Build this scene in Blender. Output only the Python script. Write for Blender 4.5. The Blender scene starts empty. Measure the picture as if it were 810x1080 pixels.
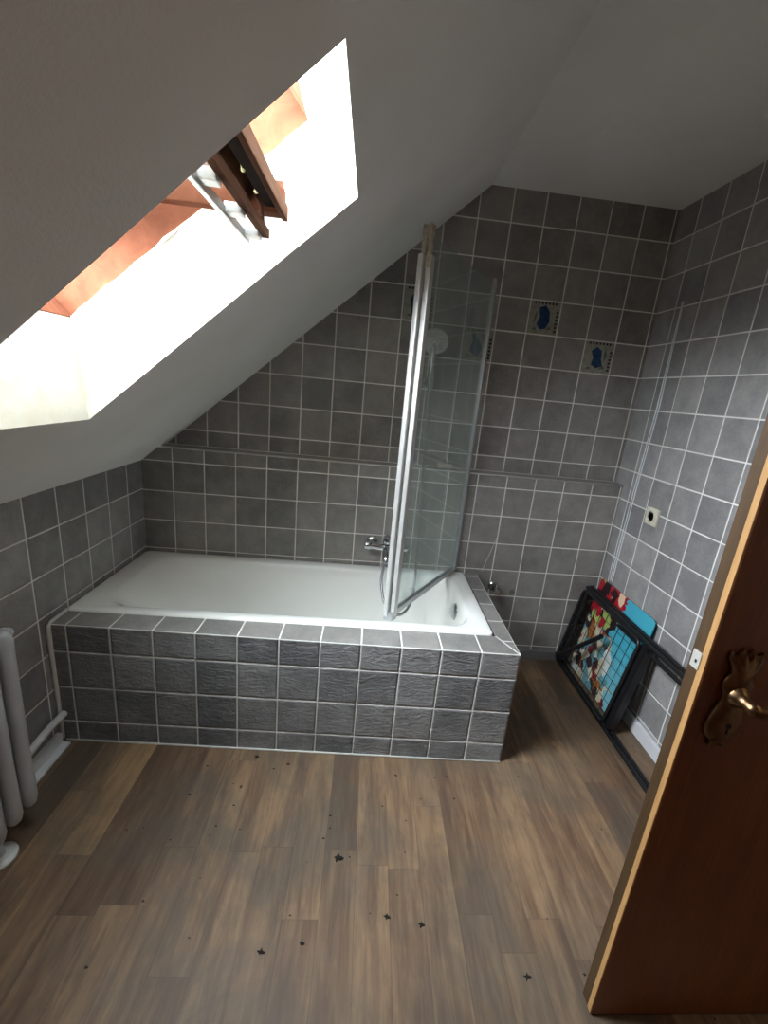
import bpy, bmesh, math, random
from mathutils import Vector, Matrix
random.seed(7)
S = bpy.context.scene
COL = S.collection
T = 0.15                      # tile pitch (m)
W = 2.408                     # right wall
YU = 0.067                    # upper back wall (the lower wall in front of it is y = 0)
ZA = 0.977                    # first grout course under the ledge
ZC = 2.311                    # flat ceiling
XR0 = 1.534                   # where the slope meets the flat ceiling
YN = -2.40                    # wall behind the camera
ZT = 0.495                    # bath surround top
V = Vector

# ------------------------------------------------------------------ helpers
def link(o, parent=None):
    COL.objects.link(o)
    if parent: o.parent = parent
    return o

def obj(name, bm, mat, parent=None, smooth=False, kind=None, label=None, angle=None):
    me = bpy.data.meshes.new(name)
    bm.normal_update()
    bm.to_mesh(me); bm.free()
    for m in (mat if isinstance(mat, (list, tuple)) else [mat]): me.materials.append(m)
    if smooth:
        for p in me.polygons: p.use_smooth = True
        if angle: me.set_sharp_from_angle(angle=math.radians(angle))
    o = bpy.data.objects.new(name, me)
    link(o, parent)
    if kind: o['kind'] = kind
    if label: o['label'] = label
    return o

def tag(o, label, cat, group=None):
    o['label'] = label; o['category'] = cat
    if group: o['group'] = group
    return o

def thing(name, label, cat, loc=(0, 0, 0), group=None):
    o = bpy.data.objects.new(name, None); o.location = loc
    o.empty_display_size = 0.05
    link(o)
    return tag(o, label, cat, group)

def box(bm, lo, hi, bev=0.0, seg=2, M=None):
    r = bmesh.ops.create_cube(bm, size=1.0)
    vs = r['verts']
    c = [(a + b) / 2 for a, b in zip(lo, hi)]; s = [abs(b - a) for a, b in zip(lo, hi)]
    for v in vs: v.co = V([v.co[i] * s[i] + c[i] for i in range(3)])
    if bev > 0:
        es = list({e for v in vs for e in v.link_edges})
        r = bmesh.ops.bevel(bm, geom=es, offset=bev, segments=seg, profile=0.7, affect='EDGES')
        vs = list({v for f in r['faces'] for v in f.verts} | {v for v in vs if v.is_valid})
    if M is not None:
        for v in vs: v.co = M @ v.co
    return bm

def frame_at(d):
    d = d.normalized()
    a = V((0, 0, 1)) if abs(d.z) < 0.9 else V((1, 0, 0))
    x = d.cross(a).normalized()
    return x, d.cross(x).normalized()

def tube(bm, pts, r, n=12, closed=False, caps=True):
    pts = [V(p) for p in pts]; N = len(pts)
    rs = r if isinstance(r, (list, tuple)) else [r] * N
    rings = []; px = None
    for i, p in enumerate(pts):
        if closed: d = (pts[(i + 1) % N] - pts[i - 1])
        else: d = pts[min(i + 1, N - 1)] - pts[max(i - 1, 0)]
        d.normalize()
        if px is None: x, y = frame_at(d)
        else:
            x = (px - d * px.dot(d))
            if x.length < 1e-6: x, _ = frame_at(d)
            x.normalize(); y = d.cross(x)
        px = x
        rings.append([bm.verts.new(p + (x * math.cos(2 * math.pi * k / n) + y * math.sin(2 * math.pi * k / n)) * rs[i]) for k in range(n)])
    for i in range(N if closed else N - 1):
        a, b = rings[i], rings[(i + 1) % N]
        for k in range(n):
            bm.faces.new((a[k], a[(k + 1) % n], b[(k + 1) % n], b[k]))
    if caps and not closed:
        bm.faces.new(rings[0][::-1]); bm.faces.new(rings[-1])
    return bm

def lathe(bm, prof, axis_o, axis_d, n=28):
    o = V(axis_o); d = V(axis_d).normalized(); x, y = frame_at(d); rings = []
    for (r, h) in prof:
        if r < 1e-6: rings.append([bm.verts.new(o + d * h)])
        else: rings.append([bm.verts.new(o + d * h + (x * math.cos(2 * math.pi * k / n) + y * math.sin(2 * math.pi * k / n)) * r) for k in range(n)])
    for a, b in zip(rings, rings[1:]):
        for k in range(n):
            k2 = (k + 1) % n
            if len(a) == 1 and len(b) == 1: continue
            if len(a) == 1: bm.faces.new((a[0], b[k2], b[k]))
            elif len(b) == 1: bm.faces.new((a[k], a[k2], b[0]))
            else: bm.faces.new((a[k], a[k2], b[k2], b[k]))
    for rg, fl in ((rings[0], 1), (rings[-1], 0)):
        if len(rg) > 1: bm.faces.new(rg[::-1] if fl else rg)
    bmesh.ops.recalc_face_normals(bm, faces=bm.faces)
    return bm

def smooth_path(ctrl, n=12):
    c = [V(p) for p in ctrl]; c = [c[0] * 2 - c[1]] + c + [c[-1] * 2 - c[-2]]
    out = []
    for i in range(1, len(c) - 2):
        for k in range(n):
            t = k / n; a, b, d, e = c[i - 1], c[i], c[i + 1], c[i + 2]
            out.append(0.5 * ((2 * b) + (d - a) * t + (2 * a - 5 * b + 4 * d - e) * t * t + (3 * b - a - 3 * d + e) * t ** 3))
    out.append(c[-2]); return out

def uvquad(bm, cos, uvs):
    L = bm.loops.layers.uv.get('UVMap') or bm.loops.layers.uv.new('UVMap')
    f = bm.faces.new([bm.verts.new(c) for c in cos])
    for l, uv in zip(f.loops, uvs): l[L].uv = uv
    return f

def prism(bm, outline, axis_fn, h0, h1):
    """outline 2D, axis_fn(a, b, h) -> world"""
    lo = [bm.verts.new(axis_fn(a, b, h0)) for a, b in outline]
    hi = [bm.verts.new(axis_fn(a, b, h1)) for a, b in outline]
    n = len(outline)
    bm.faces.new(lo[::-1]); bm.faces.new(hi)
    for i in range(n): bm.faces.new((lo[i], lo[(i + 1) % n], hi[(i + 1) % n], hi[i]))
    bmesh.ops.recalc_face_normals(bm, faces=bm.faces)
    return bm

# ------------------------------------------------------------------ materials
def srgb(r, g, b):
    f = lambda c: (c / 255 / 12.92) if c / 255 <= 0.04045 else ((c / 255 + 0.055) / 1.055) ** 2.4
    return (f(r), f(g), f(b), 1)

class NT:
    def __init__(s, name):
        s.m = bpy.data.materials.new(name); s.m.use_nodes = True
        s.t = s.m.node_tree; s.t.nodes.clear()
        s.out = s.t.nodes.new('ShaderNodeOutputMaterial')
    def n(s, typ, **kw):
        nd = s.t.nodes.new(typ)
        for k, v in kw.items():
            if k.startswith('i_'):
                nd.inputs[k[2:].replace('_', ' ')].default_value = v
            else: setattr(nd, k, v)
        return nd
    def l(s, a, b): s.t.links.new(a, b); return b
    def math(s, op, a, b=None, c=None, clamp=False):
        nd = s.t.nodes.new('ShaderNodeMath'); nd.operation = op; nd.use_clamp = clamp
        for i, v in enumerate((a, b, c)):
            if v is None: continue
            if isinstance(v, (int, float)): nd.inputs[i].default_value = v
            else: s.l(v, nd.inputs[i])
        return nd.outputs[0]
    def mix(s, fac, a, b, mode='MIX'):
        nd = s.t.nodes.new('ShaderNodeMix'); nd.data_type = 'RGBA'; nd.blend_type = mode
        for i, v in ((0, fac), (6, a), (7, b)):
            if isinstance(v, (int, float)): nd.inputs[i].default_value = v
            elif isinstance(v, tuple): nd.inputs[i].default_value = v
            else: s.l(v, nd.inputs[i])
        return nd.outputs[2]
    def ramp(s, fac, stops, interp='LINEAR'):
        nd = s.t.nodes.new('ShaderNodeValToRGB'); cr = nd.color_ramp; cr.interpolation = interp
        while len(cr.elements) < len(stops): cr.elements.new(0.5)
        for e, (p, c) in zip(cr.elements, stops): e.position = p; e.color = c if isinstance(c, tuple) else (c, c, c, 1)
        s.l(fac, nd.inputs[0]); return nd.outputs[0]
    def noise(s, vec, scale, detail=3, rough=0.5, dist=0.0):
        nd = s.n('ShaderNodeTexNoise', i_Scale=scale, i_Detail=detail, i_Roughness=rough, i_Distortion=dist)
        if vec is not None: s.l(vec, nd.inputs['Vector'])
        return nd.outputs['Fac']
    def pos(s, scale=(1, 1, 1), off=(0, 0, 0)):
        g = s.n('ShaderNodeNewGeometry'); mp = s.n('ShaderNodeMapping')
        mp.inputs['Scale'].default_value = scale; mp.inputs['Location'].default_value = off
        s.l(g.outputs['Position'], mp.inputs['Vector']); return mp.outputs[0]
    def objc(s, scale=(1, 1, 1)):
        g = s.n('ShaderNodeTexCoord'); mp = s.n('ShaderNodeMapping')
        mp.inputs['Scale'].default_value = scale
        s.l(g.outputs['Object'], mp.inputs['Vector']); return mp.outputs[0]
    def bsdf(s, color, rough=0.5, metal=0.0, bump=None, bstr=0.2, bdist=0.002, **kw):
        p = s.n('ShaderNodeBsdfPrincipled')
        for key, v in (('Base Color', color), ('Roughness', rough), ('Metallic', metal)):
            if isinstance(v, (int, float, tuple)): p.inputs[key].default_value = v
            else: s.l(v, p.inputs[key])
        for k, v in kw.items(): p.inputs[k.replace('_', ' ')].default_value = v
        if bump is not None:
            b = s.n('ShaderNodeBump', i_Strength=bstr, i_Distance=bdist)
            s.l(bump, b.inputs['Height']); s.l(b.outputs[0], p.inputs['Normal'])
        s.l(p.outputs[0], s.out.inputs['Surface']); return p

def simple(name, col, rough=0.5, metal=0.0, nscale=None, namt=0.12, bump=0.0, **kw):
    t = NT(name); c = col; b = None
    if nscale:
        f = t.noise(t.pos(), nscale, 4, 0.6)
        dk = tuple(x * (1 - namt) for x in col[:3]) + (1,); lt = tuple(min(1, x * (1 + namt)) for x in col[:3]) + (1,)
        c = t.ramp(f, [(0.3, dk), (0.7, lt)]); b = f if bump else None
    t.bsdf(c, rough, metal, b, bump, **kw); return t.m

def tile_mat(name, c1, c2, grout, rough=0.4, wave=0.15, gw=0.018, wave_scale=14, bstr=0.55, bd=0.006, ripple=False):
    t = NT(name)
    uv = t.n('ShaderNodeUVMap', uv_map='UVMap').outputs[0]
    sp = t.n('ShaderNodeSeparateXYZ'); t.l(uv, sp.inputs[0])
    fr = [t.math('FRACT', sp.outputs[i]) for i in (0, 1)]
    d = [t.math('ABSOLUTE', t.math('SUBTRACT', f, 0.5)) for f in fr]
    mx = t.math('MAXIMUM', d[0], d[1])
    p = t.pos()
    jit = t.math('MULTIPLY', t.math('SUBTRACT', t.noise(p, 60, 2), 0.5), 0.006)
    mx = t.math('ADD', mx, jit)
    g = t.n('ShaderNodeMapRange', interpolation_type='SMOOTHSTEP'); t.l(mx, g.inputs[0])
    g.inputs[1].default_value = 0.5 - gw - 0.005; g.inputs[2].default_value = 0.5 - gw + 0.003
    gm = g.outputs[0]
    fl = t.n('ShaderNodeVectorMath', operation='FLOOR'); t.l(uv, fl.inputs[0])
    wn = t.n('ShaderNodeTexWhiteNoise', noise_dimensions='3D'); t.l(fl.outputs[0], wn.inputs['Vector'])
    r1 = wn.outputs['Value']
    # each tile takes its own patch of glaze mottling
    off = t.n('ShaderNodeVectorMath', operation='MULTIPLY_ADD'); t.l(wn.outputs['Color'], off.inputs[0])
    off.inputs[1].default_value = (9, 9, 9); t.l(p, off.inputs[2])
    m1 = t.noise(off.outputs[0], 11, 4, 0.6); m2 = t.noise(p, 90, 3, 0.6)
    fac = t.math('ADD', t.math('MULTIPLY', m1, 0.75), t.math('MULTIPLY', r1, 0.3))
    fac = t.math('ADD', fac, t.math('MULTIPLY', t.math('SUBTRACT', m2, 0.5), 0.35))
    col = t.ramp(fac, [(0.3, c1), (0.75, c2)])
    gcol = t.ramp(t.noise(p, 9, 3), [(0.3, tuple(x * 0.8 for x in grout[:3]) + (1,)), (0.7, grout)])
    c = t.mix(gm, col, gcol)
    edge = t.n('ShaderNodeMapRange', interpolation_type='SMOOTHSTEP'); t.l(mx, edge.inputs[0])
    edge.inputs[1].default_value = 0.44; edge.inputs[2].default_value = 0.5
    if ripple:      # slate-like ripples lying across each tile
        mr = t.n('ShaderNodeMapping'); mr.inputs['Scale'].default_value = (1, 1, 2.6); mr.inputs['Rotation'].default_value = (0, 0.35, 0)
        t.l(off.outputs[0], mr.inputs['Vector']); w1 = t.noise(mr.outputs[0], 22, 4, 0.6, 1.6)
    else: w1 = t.noise(off.outputs[0], wave_scale, 3, 0.5, 1.2)
    h = t.math('SUBTRACT', t.math('MULTIPLY', w1, wave), t.math('MULTIPLY', edge.outputs[0], 0.5))
    h = t.math('SUBTRACT', h, t.math('MULTIPLY', gm, 0.4))
    rg = t.math('ADD', t.math('MULTIPLY', gm, 0.85 - rough), t.math('ADD', rough - 0.06, t.math('MULTIPLY', m2, 0.14)))
    t.bsdf(c, rg, 0.0, h, bstr, bd)
    return t.m

M = {}
GROUT = srgb(244, 242, 237)
M['tile'] = tile_mat('grey_wall_tile', srgb(118, 116, 114), srgb(158, 153, 149), GROUT, 0.36, 0.16)
M['tile_side'] = tile_mat('grey_side_tile', srgb(124, 123, 123), srgb(164, 161, 159), GROUT, 0.36, 0.16)
M['tile_front'] = tile_mat('grey_slate_tile', srgb(96, 97, 99), srgb(150, 149, 149), GROUT, 0.36, 1.0, wave_scale=12, bstr=1.0, bd=0.011, ripple=True)

t = NT('white_plaster')
p = t.pos(); n1 = t.noise(p, 130, 4, 0.7); n2 = t.noise(p, 3, 3)
t.bsdf(t.ramp(n2, [(0.3, srgb(234, 233, 229)), (0.75, srgb(242, 241, 238))]), 0.9, 0, n1, 0.35, 0.004)
M['plaster'] = t.m
t = NT('reveal_plaster')
p = t.pos(); n1 = t.noise(p, 60, 4, 0.7); n2 = t.noise(p, 4, 4, 0.65)
t.bsdf(t.ramp(n2, [(0.3, srgb(222, 214, 190)), (0.6, srgb(238, 236, 228))]), 0.8, 0, n1, 0.25, 0.003)
M['reveal'] = t.m

# wood-look floor boards running away from the viewer
t = NT('wood_look_floor')
g = t.n('ShaderNodeNewGeometry'); sp = t.n('ShaderNodeSeparateXYZ'); t.l(g.outputs['Position'], sp.inputs[0])
PW, PL = 0.098, 0.62
xu = t.math('DIVIDE', t.math('ADD', sp.outputs[0], 0.03), PW); ci = t.math('FLOOR', xu)
w0 = t.n('ShaderNodeTexWhiteNoise', noise_dimensions='1D'); t.l(ci, w0.inputs['W'])
yu = t.math('ADD', t.math('DIVIDE', sp.outputs[1], PL), t.math('MULTIPLY', w0.outputs['Value'], 7.3)); ri = t.math('FLOOR', yu)
cv = t.n('ShaderNodeCombineXYZ'); t.l(ci, cv.inputs[0]); t.l(ri, cv.inputs[1])
w1 = t.n('ShaderNodeTexWhiteNoise', noise_dimensions='3D'); t.l(cv.outputs[0], w1.inputs['Vector'])
mp = t.n('ShaderNodeMapping'); mp.inputs['Scale'].default_value = (1, 0.11, 1); t.l(g.outputs['Position'], mp.inputs['Vector'])
sh = t.n('ShaderNodeVectorMath', operation='MULTIPLY_ADD'); t.l(w1.outputs['Color'], sh.inputs[0]); sh.inputs[1].default_value = (5, 5, 5); t.l(mp.outputs[0], sh.inputs[2])
grain = t.noise(sh.outputs[0], 55, 6, 0.65, 0.6)
band = t.noise(sh.outputs[0], 14, 3, 0.55, 0.8)
c = t.ramp(grain, [(0.28, srgb(86, 66, 54)), (0.5, srgb(142, 117, 96)), (0.72, srgb(186, 160, 132))])
c2 = t.ramp(band, [(0.32, srgb(100, 76, 63)), (0.68, srgb(178, 152, 122))])
c = t.mix(0.5, c, c2)
tone = t.ramp(w1.outputs['Value'], [(0.0, (0.56, 0.52, 0.52, 1)), (0.25, (0.84, 0.8, 0.8, 1)), (0.6, (0.98, 0.97, 0.98, 1)), (1.0, (1.2, 1.16, 1.06, 1))])
c = t.mix(1.0, c, tone, 'MULTIPLY'); c = t.mix(1.0, c, (0.71, 0.65, 0.57, 1), 'MULTIPLY')
# worn and dirty areas
dirt = t.noise(g.outputs['Position'], 2.4, 6, 0.68, 0.5)
dm = t.ramp(dirt, [(0.44, 0.0), (0.6, 1.0)])
c = t.mix(t.math('MULTIPLY', dm, 0.55), c, srgb(80, 76, 68))
stain = t.n('ShaderNodeMapping'); stain.inputs['Scale'].default_value = (6, 1.6, 1); t.l(g.outputs['Position'], stain.inputs['Vector'])
sm = t.ramp(t.noise(stain.outputs[0], 1.0, 5, 0.7, 0.3), [(0.54, 0.0), (0.68, 1.0)])
c = t.mix(t.math('MULTIPLY', sm, 0.5), c, srgb(70, 58, 50))
vor = t.n('ShaderNodeTexVoronoi', i_Scale=26.0); t.l(g.outputs['Position'], vor.inputs['Vector'])
sepc = t.n('ShaderNodeSeparateColor'); t.l(vor.outputs['Color'], sepc.inputs[0])
spk = t.math('LESS_THAN', vor.outputs['Distance'], t.math('MULTIPLY', t.math('SUBTRACT', sepc.outputs[0], 0.72, clamp=True), 0.32))
c = t.mix(t.math('MULTIPLY', spk, 0.85), c, srgb(30, 26, 24))
fx = t.math('ABSOLUTE', t.math('SUBTRACT', t.math('FRACT', xu), 0.5)); fy = t.math('ABSOLUTE', t.math('SUBTRACT', t.math('FRACT', yu), 0.5))
seam = t.math('MAXIMUM', t.math('GREATER_THAN', fx, 0.5 - 0.012), t.math('GREATER_THAN', fy, 0.5 - 0.0016))
c = t.mix(t.math('MULTIPLY', seam, 0.35), c, srgb(60, 50, 42))
rg = t.math('ADD', 0.42, t.math('MULTIPLY', grain, 0.2))
t.bsdf(c, rg, 0, t.math('SUBTRACT', t.math('MULTIPLY', grain, 0.3), seam), 0.25, 0.0015)
M['floor'] = t.m

def wood(name, a, b, rough, scale=(1, 1, 1), **kw):
    t = NT(name); p = t.pos(scale)
    n1 = t.noise(p, 40, 5, 0.6, 0.8); n2 = t.noise(p, 9, 3, 0.5, 0.4)
    c = t.mix(0.4, t.ramp(n1, [(0.3, a), (0.7, b)]), t.ramp(n2, [(0.3, a), (0.7, b)]))
    t.bsdf(c, rough, 0, n1, 0.15, 0.001, **kw); return t.m
M['door'] = wood('brown_door_veneer', srgb(104, 52, 20), srgb(140, 78, 34), 0.42, (3, 3, 0.25))
M['door_edge'] = wood('raw_door_edge_wood', srgb(52, 35, 16), srgb(78, 55, 28), 0.6, (3, 3, 0.2))
M['door_lip'] = wood('light_door_lip_wood', srgb(160, 118, 70), srgb(192, 150, 98), 0.55, (3, 3, 0.2))
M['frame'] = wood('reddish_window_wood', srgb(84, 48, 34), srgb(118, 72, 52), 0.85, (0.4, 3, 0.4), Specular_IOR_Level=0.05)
M['sash'] = wood('brown_sash_wood', srgb(84, 56, 44), srgb(112, 80, 64), 0.85, (3, 0.3, 3), Specular_IOR_Level=0.05)
M['vent_dark'] = simple('dark_vent_channel', srgb(34, 26, 22), 0.9, 0, 40, 0.3, Specular_IOR_Level=0.03)
M['vent_latch'] = simple('yellowed_latch', srgb(206, 192, 140), 0.5, 0, 60, 0.15)
M['alu'] = simple('white_aluminium', srgb(206, 206, 204), 0.38, 0.25, 30, 0.05)
M['alu_matt'] = simple('satin_aluminium', srgb(176, 178, 180), 0.4, 0.8, 40, 0.08)
M['gasket'] = simple('yellowed_gasket', srgb(176, 166, 148), 0.7, 0, 70, 0.25, 0.4)
M['chrome'] = simple('chrome', srgb(200, 202, 205), 0.12, 1.0)
M['hose'] = simple('chrome_hose', srgb(150, 150, 152), 0.3, 0.9, 200, 0.2)
M['enamel'] = simple('white_bath_enamel', srgb(250, 250, 246), 0.16, 0, 3, 0.02, Coat_Weight=0.3)
M['caulk'] = simple('white_caulk', srgb(214, 212, 206), 0.6, 0, 40, 0.08, 0.2)
M['white_board'] = simple('white_skirting_paint', srgb(214, 214, 218), 0.45, 0, 8, 0.05)
M['grey_board'] = simple('grey_skirting', srgb(124, 124, 124), 0.5, 0, 8, 0.1)
M['radiator'] = simple('grey_white_radiator_enamel', srgb(178, 180, 182), 0.4, 0, 12, 0.05)
M['pipe'] = simple('white_pipe_paint', srgb(208, 208, 206), 0.4, 0, 30, 0.06)
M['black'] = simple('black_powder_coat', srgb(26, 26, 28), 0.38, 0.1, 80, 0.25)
M['bronze'] = simple('aged_bronze', srgb(132, 104, 76), 0.34, 1.0, 30, 0.3)
M['socket'] = simple('cream_socket_plastic', srgb(214, 208, 190), 0.4)
M['socket_dark'] = simple('socket_recess', srgb(120, 116, 104), 0.5)
M['dark'] = simple('black_hole', srgb(14, 14, 14), 0.6)
M['steel'] = simple('bright_steel', srgb(212, 210, 204), 0.35, 0.5)
M['decor'] = simple('pale_decor_glaze', srgb(150, 150, 138), 0.35, 0, 50, 0.2)
M['decor_blue'] = simple('blue_decor_glaze', srgb(28, 64, 104), 0.25, 0, 60, 0.45)
M['decor_green'] = simple('grey_green_decor_glaze', srgb(88, 96, 88), 0.3, 0, 60, 0.3)
M['decor_dot'] = simple('dark_decor_dots', srgb(34, 36, 40), 0.35)
M['flake'] = simple('dark_dirt', srgb(26, 22, 20), 0.9, 0, 200, 0.4)
M['strip'] = simple('pale_sealant', srgb(214, 220, 222), 0.35, 0, 90, 0.1)
M['wood_soap'] = simple('beige_soap', srgb(176, 168, 152), 0.5, 0, 50, 0.15)

t = NT('screen_glass')
tr = t.n('ShaderNodeBsdfTransparent'); tr.inputs[0].default_value = (0.965, 0.985, 0.98, 1)
gl = t.n('ShaderNodeBsdfGlossy', i_Roughness=0.03); gl.inputs[0].default_value = (0.9, 1, 0.98, 1)
df = t.n('ShaderNodeBsdfDiffuse'); df.inputs[0].default_value = (0.78, 0.85, 0.83, 1)
fr = t.n('ShaderNodeFresnel', i_IOR=1.5)
m1 = t.n('ShaderNodeMixShader'); t.l(t.math('MULTIPLY', fr.outputs[0], 0.38), m1.inputs[0]); t.l(tr.outputs[0], m1.inputs[1]); t.l(gl.outputs[0], m1.inputs[2])
sc = t.ramp(t.noise(t.pos((1, 1, 0.5)), 9, 5, 0.65), [(0.35, 0.055), (0.75, 0.12)])      # limescale film
m2 = t.n('ShaderNodeMixShader'); t.l(sc, m2.inputs[0]); t.l(m1.outputs[0], m2.inputs[1]); t.l(df.outputs[0], m2.inputs[2])
t.l(m2.outputs[0], t.out.inputs['Surface']); M['glass'] = t.m

t = NT('roof_window_glass')
tr = t.n('ShaderNodeBsdfTransparent'); tr.inputs[0].default_value = (0.93, 0.96, 0.95, 1)
gl = t.n('ShaderNodeBsdfGlossy', i_Roughness=0.02)
fr = t.n('ShaderNodeFresnel', i_IOR=1.5)
m1 = t.n('ShaderNodeMixShader'); t.l(fr.outputs[0], m1.inputs[0]); t.l(tr.outputs[0], m1.inputs[1]); t.l(gl.outputs[0], m1.inputs[2])
t.l(m1.outputs[0], t.out.inputs['Surface']); M['roof_glass'] = t.m

# blotchy generic print: turquoise ground, a band of red / cream / dark / green blots on the left
t = NT('turquoise_print')
uv = t.n('ShaderNodeUVMap', uv_map='UVMap').outputs[0]
sp = t.n('ShaderNodeSeparateXYZ'); t.l(uv, sp.inputs[0])
vo = t.n('ShaderNodeTexVoronoi', i_Scale=11.0, i_Randomness=1.0); 
nz = t.n('ShaderNodeTexNoise', i_Scale=9.0, i_Detail=3.0); t.l(uv, nz.inputs['Vector'])
ad = t.n('ShaderNodeVectorMath', operation='MULTIPLY_ADD'); t.l(nz.outputs['Color'], ad.inputs[0]); ad.inputs[1].default_value = (0.16, 0.16, 0); t.l(uv, ad.inputs[2])
t.l(ad.outputs[0], vo.inputs['Vector'])
sepc = t.n('ShaderNodeSeparateColor'); t.l(vo.outputs['Color'], sepc.inputs[0])
low = t.ramp(sepc.outputs[0], [(0.0, srgb(206, 196, 170)), (0.22, srgb(58, 46, 52)), (0.4, srgb(188, 176, 150)), (0.55, srgb(150, 96, 50)), (0.68, srgb(96, 150, 158)), (0.84, srgb(198, 206, 204)), (0.93, srgb(120, 40, 44))], 'CONSTANT')
hi = t.ramp(sepc.outputs[1], [(0.0, srgb(164, 28, 44)), (0.36, srgb(42, 28, 32)), (0.55, srgb(222, 190, 160)), (0.66, srgb(176, 34, 50)), (0.84, srgb(158, 176, 96))], 'CONSTANT')
blot = t.mix(t.math('GREATER_THAN', t.math('ADD', sp.outputs[1], t.math('MULTIPLY', nz.outputs['Fac'], 0.2)), 0.68), low, hi)
bound = t.math('ADD', sp.outputs[0], t.math('MULTIPLY', t.math('SUBTRACT', nz.outputs['Fac'], 0.5), 0.5))
msk = t.math('LESS_THAN', bound, t.ramp(sp.outputs[1], [(0.0, 0.78), (0.4, 0.62), (0.6, 0.5), (1.0, 0.56)]))
c = t.mix(msk, t.ramp(sp.outputs[1], [(0.0, srgb(132, 190, 200)), (0.6, srgb(70, 168, 190))]), blot)
t.bsdf(c, 0.35); M['print'] = t.m

# ------------------------------------------------------------------ room shell
def prof(x):          # the slope, straight
    return 0.967 + x * (ZC - 0.967) / XR0
def zs(x, y): return prof(x)

F1, D0, FA, X_END = 0.0653, 0.711, 0.0184, 1.713
def yfront(x): return -(D0 + FA * (x - 0.855))

# floor
bm = bmesh.new(); box(bm, (-0.05, YN - 0.1, -0.08), (W + 1.3, YU + 0.1, 0.0)); obj('floor', bm, M['floor'], kind='structure')

# back wall: low front part with its ledge, and the part set back above
bm = bmesh.new()
ub = lambda x: (x - 0.1475) / T + 1
vb = lambda x, z: (z - ZA - 0.003 * (x - 1.2)) / T
ZL0, ZL1 = 1.041, 1.049
x0 = (ZL0 - 0.967) / ((ZC - 0.967) / XR0); x1 = (ZL1 - 0.967) / ((ZC - 0.967) / XR0)
cos = [(0, 0, 0), (W, 0, 0), (W, 0, ZL0), (x0, 0, ZL0), (0, 0, 0.967)]
uvquad(bm, cos, [(ub(c[0]), vb(c[0], c[2])) for c in cos])
ub2 = lambda x: (x - 0.1403) / T + 1
cos = [(x0, 0, ZL0), (W, 0, ZL0), (W, YU, ZL1), (x1, YU, ZL1)]
uvquad(bm, cos, [(0.5 + c[0] * 0.02, 0.2 + (c[1]) / T) for c in cos])
xs = [x1] + [0.184, 0.3, 0.412, 0.53, 0.656, 0.797, 0.9, 0.991, 1.1, 1.233, 1.4, XR0]
cos = [(W, YU, ZL1), (W, YU, ZC), (XR0, YU, ZC)] + [(x, YU, zs(x, YU)) for x in reversed(xs[:-1])]
cos = cos[::-1]
vu = lambda z: (z - ZA) / T
f = uvquad(bm, cos, [(ub2(c[0]), vu(c[2])) for c in cos])
obj('wall_back', bm, M['tile'], kind='structure')

bm = bmesh.new()
tube(bm, [(x0, -0.0005, ZL0 + 0.001), (W, -0.0005, ZL0 + 0.001)], 0.004, 8); tube(bm, [(x1, YU, ZL1), (W, YU, ZL1)], 0.0028, 8)
obj('trim_4', bm, M['caulk'], kind='structure', smooth=True)

# right wall: first joint 0.133 m from the back wall; a doorway near the viewer
DY0, DY1, DZ = -1.47, -2.17, 2.0
bm = bmesh.new()
ur = lambda y: (YU - 0.133 - y) / T + 1
for (ya, yb, za, zb) in ((YU, DY0, 0, ZC), (DY0, DY1, DZ, ZC), (DY1, YN, 0, ZC)):
    cos = [(W, ya, za), (W, yb, za), (W, yb, zb), (W, ya, zb)]
    uvquad(bm, cos, [(ur(c[1]), vu(c[2])) for c in cos])
for f in bm.faces: f.normal_update()
obj('wall_right', bm, M['tile_side'], kind='structure')

# left knee wall
bm = bmesh.new()
ul = lambda y: (-y - 0.129) / T + 1
cos = [(0, YN, 0), (0, 0, 0), (0, 0, 0.967), (0, YN, 0.967)]
uvquad(bm, cos, [(ul(c[1]), vu(c[2])) for c in cos])
obj('wall_left', bm, M['tile_side'], kind='structure')

# wall behind the viewer
bm = bmesh.new()
cos = [(0, YN, 0), (W, YN, 0), (W, YN, ZC), (XR0, YN, ZC), (0, YN, 0.967)][::-1]
uvquad(bm, cos, [(c[0] / T, c[2] / T) for c in cos])
obj('wall_front', bm, M['door'], kind='structure')

# the landing beyond the doorway
bm = bmesh.new()
HX = W + 1.25
for cos in ([(HX, DY0 + 0.3, 0), (HX, YN - 0.05, 0), (HX, YN - 0.05, ZC), (HX, DY0 + 0.3, ZC)],
            [(W + 0.1, DY0 + 0.3, 0), (HX, DY0 + 0.3, 0), (HX, DY0 + 0.3, ZC), (W + 0.1, DY0 + 0.3, ZC)],
            [(W + 0.1, YN - 0.05, 0), (HX, YN - 0.05, 0), (HX, YN - 0.05, ZC), (W + 0.1, YN - 0.05, ZC)],
            [(W + 0.1, DY0 + 0.3, ZC), (HX, DY0 + 0.3, ZC), (HX, YN - 0.05, ZC), (W + 0.1, YN - 0.05, ZC)]):
    uvquad(bm, cos, [(0, 0)] * 4)
for (ya, yb, za, zb) in ((DY0 + 0.3, DY0, 0, ZC), (DY0, DY1, DZ, ZC), (DY1, YN - 0.05, 0, ZC)):
    cos = [(W + 0.1, ya, za), (W + 0.1, yb, za), (W + 0.1, yb, zb), (W + 0.1, ya, zb)]
    uvquad(bm, cos, [(0, 0)] * 4)
for cos in ([(W, DY0, 0), (W + 0.1, DY0, 0), (W + 0.1, DY0, DZ), (W, DY0, DZ)], [(W, DY1, 0), (W + 0.1, DY1, 0), (W + 0.1, DY1, DZ), (W, DY1, DZ)],
            [(W, DY0, DZ), (W + 0.1, DY0, DZ), (W + 0.1, DY1, DZ), (W, DY1, DZ)]):
    uvquad(bm, cos, [(0, 0)] * 4)
obj('wall_landing', bm, M['plaster'], kind='structure')

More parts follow.
